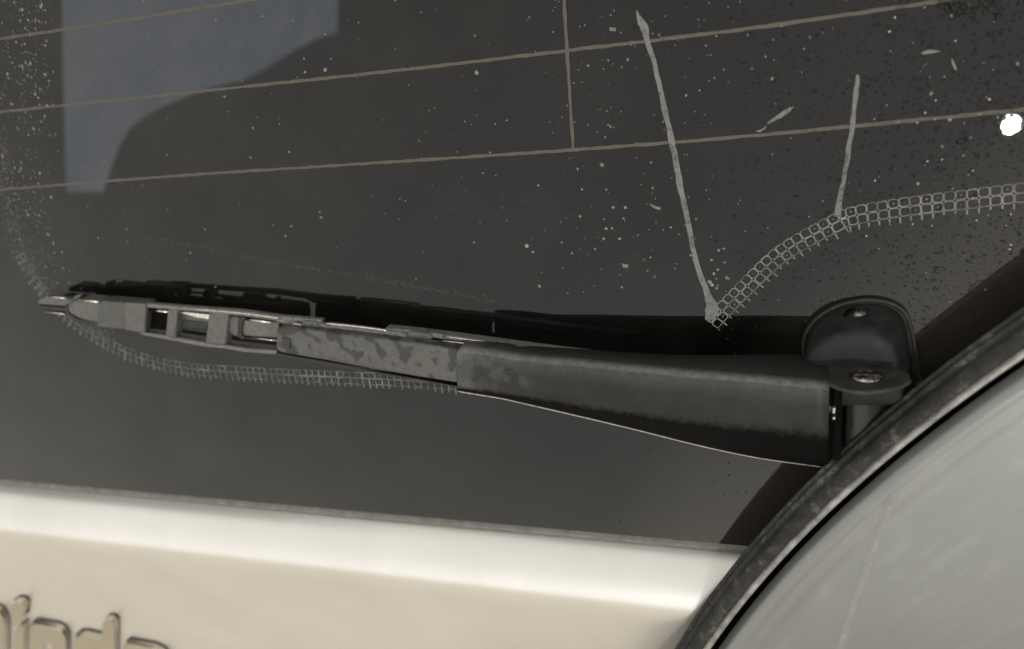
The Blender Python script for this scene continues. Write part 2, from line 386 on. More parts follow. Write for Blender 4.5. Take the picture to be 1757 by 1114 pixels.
def double_wire(pts):      # the print and its ghost inside the glass: two fine parallel lines
    o = ribbon('defroster_wire', pts, .50, 'wire', glass, jitter=.25)
    pts2 = [(x, y+1.2) for x, y in pts]
    return o
double_wire([(-60, 330), (20, 324), (300, 302), (700, 276), (985, 257), (1300, 232), (1757, 188), (1900, 175)])
double_wire([(-60, 199), (0, 192), (350, 156), (700, 119), (972, 87), (1300, 47), (1640, -2), (1800, -25)])
double_wire([(-60, 78), (0, 67), (200, 37), (430, 0), (700, -40)])
ribbon('defroster_wire', [(965, -40), (968, 0), (973, 86), (984, 256)], .50, 'wire', glass, jitter=.25, w=.2)

# dotted border net: pale dust frame around each printed dot
def net(name, C2, side, rows=2, pitch=2.85, rowh=2.75, jit=0.0, thick=.44):
    c = spline(C2, 14); L = [0]
    for a, b in zip(c, c[1:]): L.append(L[-1]+np.linalg.norm(b-a))
    n = int(L[-1]/pitch)
    def at(s, r):
        s = min(max(s, 0), L[-1]); p = np.array([np.interp(s, L, [q[j] for q in c]) for j in (0, 1)])
        s2 = min(s+.5, L[-1]); s1 = max(s-.5, 0)
        t = np.array([np.interp(s2, L, [q[j] for q in c])-np.interp(s1, L, [q[j] for q in c]) for j in (0, 1)]); t /= np.linalg.norm(t)
        nn = np.array([t[1], -t[0]])*side
        return p+nn*r*rowh
    bm = bmesh.new(); K = 16
    def vt(s, r): q = at(s, r); return bm.verts.new(X(q[0], q[1], .16))
    for i in range(n):
        for r in range(rows):
            th = thick*random.uniform(.8, 1.25)
            oc = (i+.5)*pitch; rc = r+.5
            inner, outer = [], []
            hu = pitch/2-th*.55; hv = .5-th*.55/rowh
            cx, cy = random.uniform(-.12, .12), random.uniform(-.04, .04)
            for k in range(K):
                a = 2*math.pi*(k+.5)/K; ca, sa = math.cos(a), math.sin(a)
                e = 1/(abs(ca)**9+abs(sa)**9)**(1/9)
                sq = 1/max(abs(ca), abs(sa))
                if r == 0 and sa < 0: sq = min(sq, e*1.02)
                inner.append(vt(oc+cx+hu*e*ca, rc+cy+hv*e*sa))
                outer.append(vt(oc+pitch/2*.995*sq*ca, rc+.498*sq*sa))
            for k in range(K):
                bm.faces.new((outer[k], outer[(k+1) % K], inner[(k+1) % K], inner[k]))
            if random.random() < .45:       # pale dot left in the middle of a cell
                rr = random.uniform(.12, .26)
                bm.faces.new([vt(oc+cx+rr*math.cos(a), rc+rr/rowh*math.sin(a)) for a in [2*math.pi*k/6 for k in range(6)]])
        h = random.uniform(.3, .7)        # ticks fading below the second row
        bm.faces.new([vt(i*pitch-.24, rows+.01), vt(i*pitch+.24, rows+.01), vt(i*pitch+.2, rows+h), vt(i*pitch-.2, rows+h)])
    return link(name, bm, 'net', glass, kind='stuff')
net('dot_border', NR, 1)
net('dot_border', NL[3:], 1, pitch=2.75, rowh=2.6, thick=.30)

# pale dried drips (flat marks on the glass)
def drip(poly, label=None):
    kw = {'label': label} if label else {}
    out = []
    for i, (a, b) in enumerate(zip(poly, poly[1:]+poly[:1])):
        n = max(1, int(math.hypot(b[0]-a[0], b[1]-a[1])/5))
        for k in range(n):
            t = k/n; j = 1.3 if n > 1 else .2
            out.append((a[0]+(b[0]-a[0])*t+random.uniform(-j, j), a[1]+(b[1]-a[1])*t))
    o = prism('dried_drip', [P(x, y, .42) for x, y in out], .25*MM, 'drip', glass, bev=0, **kw)
    return o
def run(rows, label):
    import mathutils.noise as mn
    c = spline([np.array(q, float) for q in rows], 9); bm = bmesh.new(); prev = None; Ls = 0
    for k, q in enumerate(c):
        a, b = c[min(k+1, len(c)-1)][:2], c[max(k-1, 0)][:2]; t = (a-b)/np.linalg.norm(a-b); n_ = np.array([-t[1], t[0]])
        j1 = 1+.35*mn.noise(Vector((q[1]*.035, 3.1, rows[0][0]))); j2 = 1+.35*mn.noise(Vector((q[1]*.04, 9.7, rows[0][0])))
        of = 1.2*mn.noise(Vector((q[1]*.05, 1.7, 0)))
        o = q[:2]+n_*of; l = P(*(o-n_*q[2]*.5*j1), .2); m_ = P(*o, .36); r_ = P(*(o+n_*q[2]*.5*j2), .2)
        cur = [bm.verts.new(x) for x in (l, m_, r_)]
        if prev: bm.faces.new((prev[0], prev[1], cur[1], cur[0])); bm.faces.new((prev[1], prev[2], cur[2], cur[1]))
        prev = cur
    link('dried_drip', bm, 'drip', glass, label=label)
run([(1092, 18, 2), (1095, 27, 6), (1100, 38, 10), (1106, 50, 12), (1111, 70, 9), (1121, 105, 8), (1130, 140, 8), (1141, 190, 9), (1152, 240, 10), (1162, 290, 10), (1171, 335, 10), (1182, 390, 8.5), (1192, 440, 8.5), (1203, 475, 9.5), (1212, 500, 11), (1218, 515, 14), (1222, 526, 20), (1221, 536, 22), (1216, 546, 12), (1213, 550, 3)], 'long pale drip running down to the dotted border')
run([(1471, 128, 3), (1471, 133, 7), (1470, 150, 8.5), (1466, 185, 8), (1462, 215, 8), (1457, 250, 8), (1449, 300, 8), (1442, 340, 9), (1438, 362, 10), (1437, 372, 12)], 'shorter pale drip ending on the dotted border')
for pl in ([(1363, 183), (1352, 185), (1338, 195), (1316, 211), (1318, 213), (1340, 202), (1352, 195)], [(1316, 214), (1307, 222), (1296, 226), (1305, 227), (1313, 221)],
           [(1582, 90), (1595, 85), (1615, 88), (1602, 91), (1583, 94)], [(1632, 99), (1636, 104), (1643, 121), (1639, 120), (1634, 110)], [(1592, 106), (1577, 126), (1583, 118)],
           [(1114, 349), (1124, 353), (1134, 356), (1132, 361), (1120, 356)], [(1046, 47), (1057, 48), (1057, 54), (1046, 53)], [(1068, 452), (1079, 455), (1076, 460), (1069, 459)]):
    drip(pl)

# dirt specks and smears (countless)
def blob_cloud(name, items, mat, parent, seg=6, wbase=.2, hfac=.25, **props):
    bm = bmesh.new()
    for (u_, v_, r, asp, ang) in items:
        ca, sa = math.cos(ang), math.sin(ang)
        ring = []
        for k in range(seg):
            a = 2*math.pi*k/seg; q = r*random.uniform(.75, 1.2)
            x, y = q*math.cos(a)*asp, q*math.sin(a)
            ring.append((x*ca-y*sa, x*sa+y*ca))
        lo = [bm.verts.new(X(u_+x, v_+y, wbase-.14)) for x, y in ring]
        mid = [bm.verts.new(X(u_+x*.72, v_+y*.72, wbase+r*hfac)) for x, y in ring]
        top = bm.verts.new(X(u_, v_, wbase+r*hfac*1.35))
        for k in range(seg):
            bm.faces.new((lo[k], lo[(k+1) % seg], mid[(k+1) % seg], mid[k])); bm.faces.new((mid[k], mid[(k+1) % seg], top))
    return link(name, bm, mat, parent, smooth=True, recalc=False, **props)
sp = []
def px_item(x, y, r, asp=1., ang=0.):
    q = UVW(P(x, y)); return (q[0], q[1], r, asp, ang)
for x, y, r in ((818, 125, .75), (1033, 283, .8), (904, 422, .75), (926, 491, .65), (558, 120, .7), (1009, 113, .45), (989, 257, .5), (996, 371, .5), (999, 325, .4), (1120, 323, .5),
                (1225, 470, .5), (1232, 463, .4), (1247, 477, .6), (1218, 484, .7), (1222, 489, .7), (1230, 495, .55), (1221, 446, .45), (1233, 430, .5), (1185, 438, .4), (1250, 478, .5),
                (1123, 475, .5), (1063, 410, .5), (1040, 392, .5), (1050, 392, .4), (1036, 410, .45), (1052, 356, .6), (1073, 356, .5), (1390, 64, .45), (1380, 84, .4), (1229, 62, .4), (1325, 135, .55),
                (1283, 60, .35), (1630, 205, .5), (1617, 252, .5), (1575, 315, .5), (1290, 118, .5), (1177, 164, .4), (551, 373, .6), (490, 405, .4), (327, 434, .4), (500, 388, .45), (430, 270, .45), (66, 315, .5), (163, 262, .5)):
    sp.append(px_item(x, y, r))
for _ in range(400):        # scattered everywhere above the wiper
    x, y = random.uniform(100, 1757), random.uniform(0, 520)
    if random.random() < .35: x = random.uniform(900, 1250)
    sp.append(px_item(x, y, random.choice((.14, .18, .2, .24, .3))*random.uniform(.8, 1.2), random.uniform(1, 1.6), random.uniform(0, 3)))
for _ in range(480):        # thick spatter at the left edge
    y = random.betavariate(1, 1.3)*500; x = random.gauss(50, 30)
    if x > 103 and y < 320: continue
    if y > 300: x = 20+(y-300)*.45+random.gauss(10, 16)
    sp.append(px_item(x, y, random.choice((.15, .2, .3, .4, .6))*random.uniform(.7, 1.2), random.uniform(.3, .9), random.uniform(-.2, .2)))
blob_cloud('dirt_specks', sp, 'speck', glass, hfac=.12, kind='stuff')
sm = []
for _ in range(700):        # faint wiped line of dust and smear round the left border
    t = random.random(); t = t**1.1; x = 215+t*640; y = 398+t*122+2*math.sin(t*5)+random.gauss(0, 1.6+3*random.random()**3)
    sm.append(px_item(x, y, random.uniform(.06, .15), random.uniform(1, 4.0), -.2))
for _ in range(1100):
    t = random.random(); q = np.array([np.interp(t, np.linspace(0, 1, 7), [-8, 5, 22, 50, 92, 135, 185]), np.interp(t, np.linspace(0, 1, 7), [250, 340, 410, 465, 515, 553, 585])])
    sm.append(px_item(q[0]+random.gauss(6, 9), q[1]+random.gauss(-2, 7), random.uniform(.18, .5), random.uniform(.6, 1.4), random.uniform(0, 3)))
blob_cloud('dust_smear', sm, 'smear', glass, hfac=.03, wbase=.18, kind='stuff')
# water drops, thick on the right
dr = []
for _ in range(5600):
    x = 1757-random.betavariate(1.0, 2.2)*900+20; y = random.uniform(0, 930)
    if x > 1757: continue
    if y > 560 and random.random() < .55: continue
    r = random.choice((.12, .14, .17, .2, .25, .34))*random.uniform(.7, 1.15)*(.7 if x < 1250 else 1)
    dr.append(px_item(x, y, r, random.uniform(1, 1.5), random.uniform(-.5, .5)))
for _ in range(160):
    dr.append(px_item(random.gauss(1665, 26), random.gauss(5, 13), random.uniform(.3, .7), random.uniform(1, 1.6), random.uniform(-.5, .5)))
for x, y, r in ((1498, 432, .7), (1560, 440, .7), (1370, 62, .5), (1585, 58, .7), (1730, 205, 1.0), (1712, 210, .8), (1741, 212, .8), (1726, 222, .7), (1650, 243, .9), (1655, 240, .7)):
    dr.append(px_item(x, y, r, 1.5, .2))
for _ in range(330):
    x = 1757-random.betavariate(1.0, 2.0)*600; dr.append(px_item(x, random.uniform(0, 560), random.uniform(.3, .5), random.uniform(1, 1.5), random.uniform(-.4, .4)))
gr = [px_item(random.gauss(1735, 11), random.gauss(214, 11), random.uniform(.25, .55), random.uniform(1, 1.5), random.uniform(0, 3)) for _ in range(16)]  # dark dots added over the sun's reflection to break up its outline
blob_cloud('glint_breakers', gr, 'rubber', glass, hfac=.3, wbase=.3, kind='stuff')
sp2 = [px_item(1757-random.betavariate(1, 2)*330, random.uniform(0, 470), random.uniform(.10, .26), random.uniform(1, 1.5), random.uniform(0, 3)) for _ in range(34)]  # white specks painted as droplet sparkle
blob_cloud('sparkle_specks', sp2, 'sparkle', glass, hfac=.3, kind='stuff')
blob_cloud('water_drops', dr, 'drop', glass, seg=7, wbase=.14, hfac=.55, kind='stuff')

# ------------------------------------------------------------------ tailgate panel under the glass
e0 = X(0, GB, 0)
oy, oz = e0[1], e0[2]
def extr(name, prof, mat, parent, x0=-.62, x1=.62, smooth=True, nx=1, **props):
    bm = bmesh.new(); cols = []
    for i in range(nx+1):
        x = x0+(x1-x0)*i/nx; cols.append([bm.verts.new((x, y, z)) for y, z in prof])
    for a, b in zip(cols, cols[1:]):
        for k in range(len(prof)-1): bm.faces.new((a[k], b[k], b[k+1], a[k+1]))
    return link(name, bm, mat, parent, smooth=smooth, **props)
# local 2D: o outwards (-Y), z up
def OZ(l): return [(oy-o*MM, oz+z*MM) for o, z in l]
extr('glass_seal', OZ([(-1, .6), (1.0, .6), (1.5, .1), (1.6, -1.1), (1.0, -1.9), (-2, -2.1), (-9, -2.3)]), 'seal', tail)
extr('seal_gap', OZ([(-2, -1.6), (-1.2, -3.4), (-6, -4)]), 'gap', tail)
prof = [(-3.0, -3.2), (-1.0, -3.0)]
n_el = [(106, 1.5), (99, 2.2), (91, 2.4), (83, 2.8), (76, 3), (69, 3), (63, 2.6), (57, 2.2), (51, 2), (44, 2), (37, 2), (30, 2), (24, 2.2), (20, 2.4), (17, 2.6), (15, 2), (15, 3), (15, 10), (15, 50), (15, 150), (15, 100)]
for n_, ln in n_el:
    a = math.radians(n_); prof.append((prof[-1][0]+math.sin(a)*ln, prof[-1][1]-math.cos(a)*ln))
body = extr('body_panel', OZ(prof), 'body', tail)
PQ = prof[-3]; PE = math.radians(15); nP = np.array([0, -math.cos(PE), math.sin(PE)])
sub = body.modifiers.new('s', 'SUBSURF'); sub.levels = 2; sub.render_levels = 2
P0 = np.array([0, oy-PQ[0]*MM, oz+PQ[1]*MM])

# raised lettering
badge = bpy.data.objects.new('name_badge', None); COL.objects.link(badge)
badge.matrix_world = Matrix.Translation(Vector(hit(100, 1110, P0, nP))); badge.parent = tail; badge.matrix_parent_inverse = tail.matrix_world.inverted()
def letter(poly, holes=None):
    H = 4.2*MM
    front = [hit(x, y, P0+nP*H, nP) for x, y in poly]
    bm = bmesh.new()
    a = [bm.verts.new(p) for p in front]
    if holes:
        hp = [bm.verts.new(hit(x, y, P0+nP*H, nP)) for x, y in holes]
        edges = [bm.edges.new((a[i], a[(i+1) % len(a)])) for i in range(len(a))]+[bm.edges.new((hp[i], hp[(i+1) % len(hp)])) for i in range(len(hp))]
        bmesh.ops.triangle_fill(bm, use_beauty=True, edges=edges)
    else: bm.faces.new(a)
    r = bmesh.ops.extrude_face_region(bm, geom=bm.faces[:])
    bmesh.ops.translate(bm, verts=[v for v in r['geom'] if isinstance(v, bmesh.types.BMVert)], vec=Vector(-nP*(H+.0002)))
    o = link('letter', bm, 'badge', badge); bevel(o, .5, 4, 30)
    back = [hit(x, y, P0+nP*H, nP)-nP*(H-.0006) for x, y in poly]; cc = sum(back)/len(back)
    prism('letter_shade_pad', [p+(p-cc)/np.linalg.norm(p-cc)*.0009 for p in back], .0007, 'gap', o, direction=-nP, bev=0)  # dark plate wider than the letter, painted contact shade around it
    return o
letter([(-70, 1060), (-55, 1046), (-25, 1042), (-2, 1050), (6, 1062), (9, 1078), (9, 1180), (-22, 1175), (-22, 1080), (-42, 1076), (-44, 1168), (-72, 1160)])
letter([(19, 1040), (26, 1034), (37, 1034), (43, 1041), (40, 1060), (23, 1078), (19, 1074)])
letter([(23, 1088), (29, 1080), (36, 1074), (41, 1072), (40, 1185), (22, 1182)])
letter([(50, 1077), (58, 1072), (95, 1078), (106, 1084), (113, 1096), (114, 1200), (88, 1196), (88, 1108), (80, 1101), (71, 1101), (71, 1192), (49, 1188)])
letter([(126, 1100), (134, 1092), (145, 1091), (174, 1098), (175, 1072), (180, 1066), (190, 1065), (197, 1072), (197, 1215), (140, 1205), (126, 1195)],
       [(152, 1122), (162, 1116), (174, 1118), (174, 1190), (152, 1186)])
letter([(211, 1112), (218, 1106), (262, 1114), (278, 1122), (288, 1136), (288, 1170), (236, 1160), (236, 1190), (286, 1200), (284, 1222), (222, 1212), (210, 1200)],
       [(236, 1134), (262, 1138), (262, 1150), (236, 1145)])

# ------------------------------------------------------------------ cabin behind the glass
cab = empty('car_cabin', (0, .6, .0), 'dark car interior seen through the tinted rear window with a pale blue side window', 'car interior')
xs = -.62
def wall_pt(px, py, x=xs):
    return hit(px, py, np.array([x, 0, 0]), U)
bm = bmesh.new()
win = [wall_pt(104, -260), wall_pt(108, 120), wall_pt(114, 330), wall_pt(700, 330), wall_pt(640, -260)]
ymin = min(p[1] for p in win); ymax = max(p[1] for p in win); zmin = min(p[2] for p in win); zmax = max(p[2] for p in win)
print('side window', ymin, ymax, zmin, zmax)
# side wall built round the window opening
wy0, wy1, wz0, wz1 = -.02, 3.4, -1.0, .75
Wb = [(xs, wy0, wz0), (xs, wy1, wz0), (xs, wy1, wz1), (xs, wy0, wz1)]
ov = [bm.verts.new(p) for p in Wb]; iv = [bm.verts.new(p) for p in win]
ed = [bm.edges.new((ov[i], ov[(i+1) % 4])) for i in range(4)]+[bm.edges.new((iv[i], iv[(i+1) % len(iv)])) for i in range(len(iv))]
try: bmesh.ops.triangle_fill(bm, use_beauty=True, edges=ed)
except Exception as e: print(e)
link('side_wall', bm, 'cabin', cab)
sheet('side_window', [np.array(p)-np.array([.004, 0, 0]) for p in win], 'pane', cab)
bm = bmesh.new()
def quad(*p): bm.faces.new([bm.verts.new(q) for q in p])
zt = (X(0, 328, -3))[2]; yt = (X(0, 328, -3))[1]
quad((xs, wy0, -1.0), (.62, wy0, -1.0), (.62, 3.4, -1.0), (xs, 3.4, -1.0))
quad((.62, wy0, -1), (.62, wy0, .75), (.62, 3.4, .75), (.62, 3.4, -1))
quad((xs, 3.4, -1), (.62, 3.4, -1), (.62, 3.4, .75), (xs, 3.4, .75))
link('cabin_lining', bm, 'cabin', cab)
tp = X(0, 330, 1)
sheet('roof_panel', [(-.64, tp[1], tp[2]), (.64, tp[1], tp[2]), (.64, 3.42, .76), (-.64, 3.42, .76)], 'body', tail)
for s in (-1, 1):
    sheet('side_pillar', [X(s*330, GB-3, 1), X(s*330, 330, 1), X(s*640, 330, -20), X(s*640, GB-3, -20)], 'body', tail)
seatpx = [(585, -200), (578, 56), (540, 68), (495, 92), (455, 118), (415, 138), (370, 148), (330, 162), (285, 180), (250, 198), (222, 222), (205, 250), (192, 285), (178, 325), (174, 420), (760, 420), (760, -200)]
sx = xs+.06
prism('seat_back', [wall_pt(x, y, sx) for x, y in seatpx], .10, 'seat', cab, direction=U, bev=0)

# ------------------------------------------------------------------ rear wiper
wip = empty('rear_wiper', X(110, -35, 0), 'weathered black rear window wiper resting across the lower glass', 'wiper')
# arm: bent sheet metal channel open to the glass
top = [(784, 604), (797, 598), (850, 604), (900, 612), (1000, 621), (1100, 631), (1200, 640), (1300, 648), (1423, 660)]
bot = [(786, 668), (800, 671), (860, 681), (900, 690), (1000, 713), (1100, 737), (1200, 762), (1300, 783), (1420, 800)]
wf = [19, 19, 19.5, 20, 21.5, 23, 24.5, 26, 27.5]
depth_t = [7, 7, 7, 8, 9, 10, 12.5, 16, 20]
depth_b = [3, 3, 4, 5, 6, 8, 10, 12, 14]
fs = [.93, .92, .90, .87, .81, .74, .67, .62, .59]      # where the front face folds towards the glass
st = []
for k in range(len(top)):
    fp = (top[k][0]+(bot[k][0]-top[k][0])*fs[k], top[k][1]+(bot[k][1]-top[k][1])*fs[k])
    st.append(np.concatenate([P(*top[k], wf[k]), P(*bot[k], wf[k]-depth_b[k]), P(*fp, wf[k]), [depth_t[k], depth_b[k]]]))
st = spline(st, 6)
bm = bmesh.new(); rings = []; cl = bm.verts.layers.float.new('flank_dark'); rd = bm.verts.layers.float.new('rim_highlight')
for q in st:
    A, B, Fp, dt, db = q[:3], q[3:6], q[6:9], q[9], q[10]
    h = np.linalg.norm(A-Fp); n_v = (A-Fp)/h
    r = min(1.9*MM, h*.18)
    pr = [A - W*dt*MM, A - W*r*1.1]
    for k in range(1, 6):
        t = math.pi/2*k/5; pr.append(A - n_v*r*(1-math.cos(t)) - W*r*1.1*(1-math.sin(t)))
    for f_, o_ in ((.45, .3), (.75, .2), (.93, 0.)): pr.append(A + (Fp-A)*f_ + W*o_*MM)
    for t in (.12, .35, .6, .8, 1.0): pr.append(Fp + (B-Fp)*t + W*.8*MM*math.sin(math.pi*t))
    pr.append(B - W*.8*MM)
    rg = [bm.verts.new(p) for p in pr]
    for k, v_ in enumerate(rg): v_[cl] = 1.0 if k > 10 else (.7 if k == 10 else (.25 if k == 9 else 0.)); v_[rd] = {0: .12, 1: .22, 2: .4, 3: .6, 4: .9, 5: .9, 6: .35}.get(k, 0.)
    rings.append(rg)
for a, b in zip(rings, rings[1:]):
    for k in range(len(a)-1): bm.faces.new((a[k], a[k+1], b[k+1], b[k]))
arm = link('arm', bm, 'arm', wip, smooth=True)
so_ = arm.modifiers.new('t', 'SOLIDIFY'); so_.thickness = .9*MM; so_.offset = 0
# pale strip painted as a glint along the arm's lower rim
bm = bmesh.new(); prev = None
for q in st:
    A, B = q[:3], q[3:6]
    n_v = (A-B)/np.linalg.norm(A-B)
    E = B - n_v*.55*MM + W*.1*MM
    cur = [bm.verts.new(E + n_v*MM*a*.26 + W*MM*b*.26) for a, b in ((1, -.5), (1, 1.2), (-1, 1.2), (-1, -.5))]
    if prev:
        for k in range(4): bm.faces.new((prev[k], prev[(k+1) % 4], cur[(k+1) % 4], cur[k]))
    prev = cur
link('edge_glint', bm, 'edge', arm)
# end cap behind the stepped left end, hinge hole with raised rim
hc = P(875, 648, 20.5); nrm = W
bm = bmesh.new(); R0 = 2.0*MM; segs = 28
e1 = U; e2 = V*1.15
for (ra, za), (rb, zb) in (((1.35, -.3), (1.25, .35)), ((1.25, .35), (1.0, .55)), ((1.0, .55), (.8, .1)), ((.8, .1), (.0, -.05))):
    for k in range(segs):
        a0, a1 = 2*math.pi*k/segs, 2*math.pi*(k+1)/segs
        p = [hc+(e1*math.cos(t)+e2*math.sin(t))*R0*r_+W*z*MM for r_, z, t in ((ra, za, a0), (ra, za, a1), (max(rb, .001), zb, a1), (max(rb, .001), zb, a0))]
        bm.faces.new([bm.verts.new(x) for x in p])
bmesh.ops.remove_doubles(bm, verts=bm.verts, dist=1e-6)
link('dimple', bm, 'arm', arm, smooth=True)

# dusty flat extension reaching to the blade
xt = [(474, 566), (480, 561), (495, 561), (560, 570), (640, 580), (720, 590), (786, 600)]
xb = [(473, 600), (482, 606), (500, 609), (560, 619), (640, 634), (720, 648), (786, 658)]
xw = [16, 16.3, 16.5, 17, 17.3, 17.7, 18]
plate('arm_extension', band(xt, xb), xw+xw[::-1], [x-5.5 for x in xw+xw[::-1]], 'strip', wip, bev=1.0)
plate('lower_flange', band([(470, 604), (500, 611), (560, 622), (640, 637), (720, 651), (786, 663)], [(468, 609), (500, 616), (560, 627), (640, 640), (720, 654), (786, 666)]), 11, 8, 'black', wip, bev=.3)
plate('rubber_lug', [(483, 580), (497, 581), (497, 600), (483, 598)], 16.9, 15, 'black', wip, bev=.2)

# head: stacked shapes along V
A = P(1423, 660, 27.5); vtop = A @ V
def Q(px, py, vm=None):                  # point on the plane V = vm under a pixel
    vm = vtop if vm is None else vm
    return hit(px, py, V*vm, V)
def head(name, poly, v1, h, mat, bev=.3, parent=None):
    pts = [Q(x, y, vtop+v1*MM) for x, y in poly]
    return prism(name, pts, h*MM, mat, parent or wip, direction=-V, bev=bev)
hp = [(1230, 618), (1300, 618.5), (1370, 621), (1432, 624), (1480, 627), (1535, 632), (1560, 641), (1564, 652), (1548, 662), (1515, 669), (1487, 672), (1460, 670), (1438, 664), (1425, 658.5), (1400, 650), (1300, 632)]
head_o = head('head_plate', hp, .25, 1.3, 'head', .5)
def shrink(poly, cx, cy, s): return [(cx+(x-cx)*s, cy+(y-cy)*s) for x, y in poly]
hub = [(1452, 640), (1500, 633), (1540, 638), (1550, 645), (1538, 652), (1512, 660), (1485, 664), (1462, 663), (1450, 656)]
head('head_neck', hub, -1.05, 3.2, 'nozzle', .3)
hub2 = shrink(hub, 1500, 652, 1.04)
head('head_ledge', hub2, -4.4, 1.6, 'head', .5)
kn = shrink(hub, 1500, 650, .94)
head('pivot_knuckle', kn, -6.0, 30, 'head', .8)
head('arm_end_shade_block', [(1432, 640), (1446, 638), (1446, 652), (1432, 656)], -2, 26, 'gap', .2)  # near-black block painting the shade in the arm's open end
for (x, y, hh) in ((1428, 700, 3.4), (1428, 716, 1.6)):
    plate('spring_hook', [(x, y), (x+6, y), (x+5, y+hh*3), (x, y+hh*3)], 23, 21, 'edge', wip, bev=.2)
bm = bmesh.new(); disc(bm, Q(1487, 648, vtop+.0002), V, 4.1*MM, 1.1*MM, 28, .15)
link('rivet', bm, 'rivet', head_o, smooth=True)
bm = bmesh.new(); disc(bm, Q(1487, 648, vtop+.0001), V, 4.7*MM, .45*MM, 28, .0)
link('rivet_washer', bm, 'nozzle', head_o, smooth=True)
# spindle down to the glass behind the head
bm = bmesh.new(); disc(bm, X(*(UVW(Q(1500, 640))[:1]), UVW(Q(1500, 640))[1]-16, 0), W, 6*MM, 12*MM, 28)
link('spindle', bm, 'head', wip, smooth=True)

# blade frame -------------------------------------------------------
def blade_line(f_top, th): return band(f_top, [(x, y+th) for x, y in f_top])
blade = wip
bz = 12.5
top_rail = [(190, 518), (260, 522), (335, 528), (410, 533), (480, 543), (552, 549)]
plate('upper_rail', band([(x, y) for x, y in top_rail], [(190, 523), (260, 529), (335, 535), (410, 542), (480, 552), (552, 554)]), 13.2, 10.6, 'rail', wip, bev=.5)
bar('upper_rail', [(548, 557, 12.5), (600, 562, 12.5), (660, 570, 12.5), (700, 575, 12.5)], 1.5, 1.25, 'rail', wip)
plate('upper_rail', band([(660, 563), (700, 567), (780, 577), (860, 588), (950, 600), (1040, 611), (1072, 614)], [(660, 571), (700, 575), (780, 585), (860, 595), (950, 607), (1040, 616), (1072, 618)]), 12.5, 8.5, 'rail', wip, bev=.5)
# end plate and ties of the outer yoke (blade slats)
plate('end_clip', band([(168, 521), (176, 516), (246, 522), (249, 525)], [(166, 560), (174, 562), (222, 566), (246, 571)]), 13.5, 7, 'clip_dark', wip, bev=.9)
plate('cross_tie', [(287, 529), (304, 531), (300, 581), (283, 579)], 13, 8, 'clip', wip, bev=.8)
plate('cross_tie', [(358, 533), (392, 537), (386, 593), (351, 590)], 13, 8, 'clip', wip, bev=.9)
plate('lower_rail', band([(240, 569), (284, 576), (350, 588), (386, 592), (420, 598), (474, 602)], [(240, 575), (284, 583), (350, 596), (386, 599), (420, 606), (474, 611)]), 12, 9, 'rail', wip, bev=.6)
plate('lower_rail', band([(400, 601), (474, 606), (540, 617), (600, 627), (675, 636)], [(400, 605), (474, 611), (540, 623), (600, 631), (675, 639)]), 12, 10.5, 'rubber', wip, bev=.4)
plate('clip_cap', [(215, 519), (247, 521.5), (250, 525), (247, 572), (214, 566.5)], 14.0, 12, 'clip', wip, bev=.5)
bar('metal_spline', [(252, 525.5, 12.9), (335, 531, 12.9), (410, 537, 13.4), (478, 546, 13.6)], .3, .35, 'spline', wip)
bar('metal_spline', [(556, 555, 14), (620, 561.5, 14), (664, 567.5, 14)], .35, .4, 'spline', wip)
bar('metal_spline', [(760, 577.5, 12.9), (850, 589, 12.9), (930, 599.5, 12.9)], .25, .3, 'spline', wip)
# claw holding the rubber at the tip
claw = [(114, 527), (118, 519), (130, 515), (150, 514), (172, 517), (172, 555), (150, 552), (132, 546), (118, 538)]
plate('tip_claw', claw, 12.2, 5, 'clip', wip, bev=1.2)
plate('claw_edge', [(111, 524), (116, 524), (117, 536), (130, 546), (152, 551), (150, 555), (128, 551), (113, 541), (110, 533)], 11.4, 5, 'rubber', wip, bev=.4)
plate('claw_tab', [(126, 508), (140, 505), (138, 509), (131, 517), (126, 520)], 10, 7, 'clip', wip, bev=.4)
# rubber element with its ribs, from the tip to the far end
def rub(t0, t1, y0, y1, w1, w0, mat, name, bev=.25, a=(66, 508, 0), seg=None): pass
plate('rubber_blade', band([(66, 515), (80, 509), (118, 513), (180, 520), (250, 531), (420, 549)], [(65, 520), (66, 522), (118, 526), (180, 536), (250, 545), (420, 563)]), 9.5, 6.5, 'clip', wip, bev=.6)
plate('rubber_blade', band([(65, 523), (118, 528), (180, 537), (250, 546), (420, 565)], [(68, 532), (118, 536), (180, 548), (250, 560), (420, 580)]), 8.2, 4.5, 'rubber', wip, bev=.5)
plate('wiping_edge', band([(78, 534), (114, 538), (180, 550), (250, 562), (420, 585), (480, 592)], [(78, 537), (114, 541), (180, 554), (250, 566), (420, 588), (480, 596)]), 5, 0.1, 'rubber', wip, bev=.2)
bar('metal_spline', [(80, 508.5, 9.8), (113, 512, 9.8)], .35, .35, 'spline', wip)
bar('metal_spline', [(78, 535, 6.5), (112, 539, 6.5)], .3, .3, 'spline', wip)
bar('metal_spline', [(136, 514.5, 12.2), (170, 518.5, 12.2)], .4, .45, 'spline', wip)
plate('dark_block', [(247, 532), (290, 536), (288, 566), (247, 565)], 9.6, 5, 'gap', wip, bev=.3)
bar('metal_spline', [(255, 531.5, 11.0), (292, 535.5, 11.0)], .5, .55, 'spline', wip)
plate('metal_spline', [(304, 534), (362, 540), (362, 549), (340, 546), (304, 536)], 11.0, 9.4, 'spline', wip, bev=.3)
plate('rubber_sleeve', [(302, 546), (356, 552), (356, 566), (302, 565)], 9.8, 6, 'head', wip, bev=.8)
plate('claw_sleeve', [(389, 545), (400, 542), (413, 545), (415, 575), (405, 580), (390, 572)], 11.5, 6, 'clip', wip, bev=1.2)
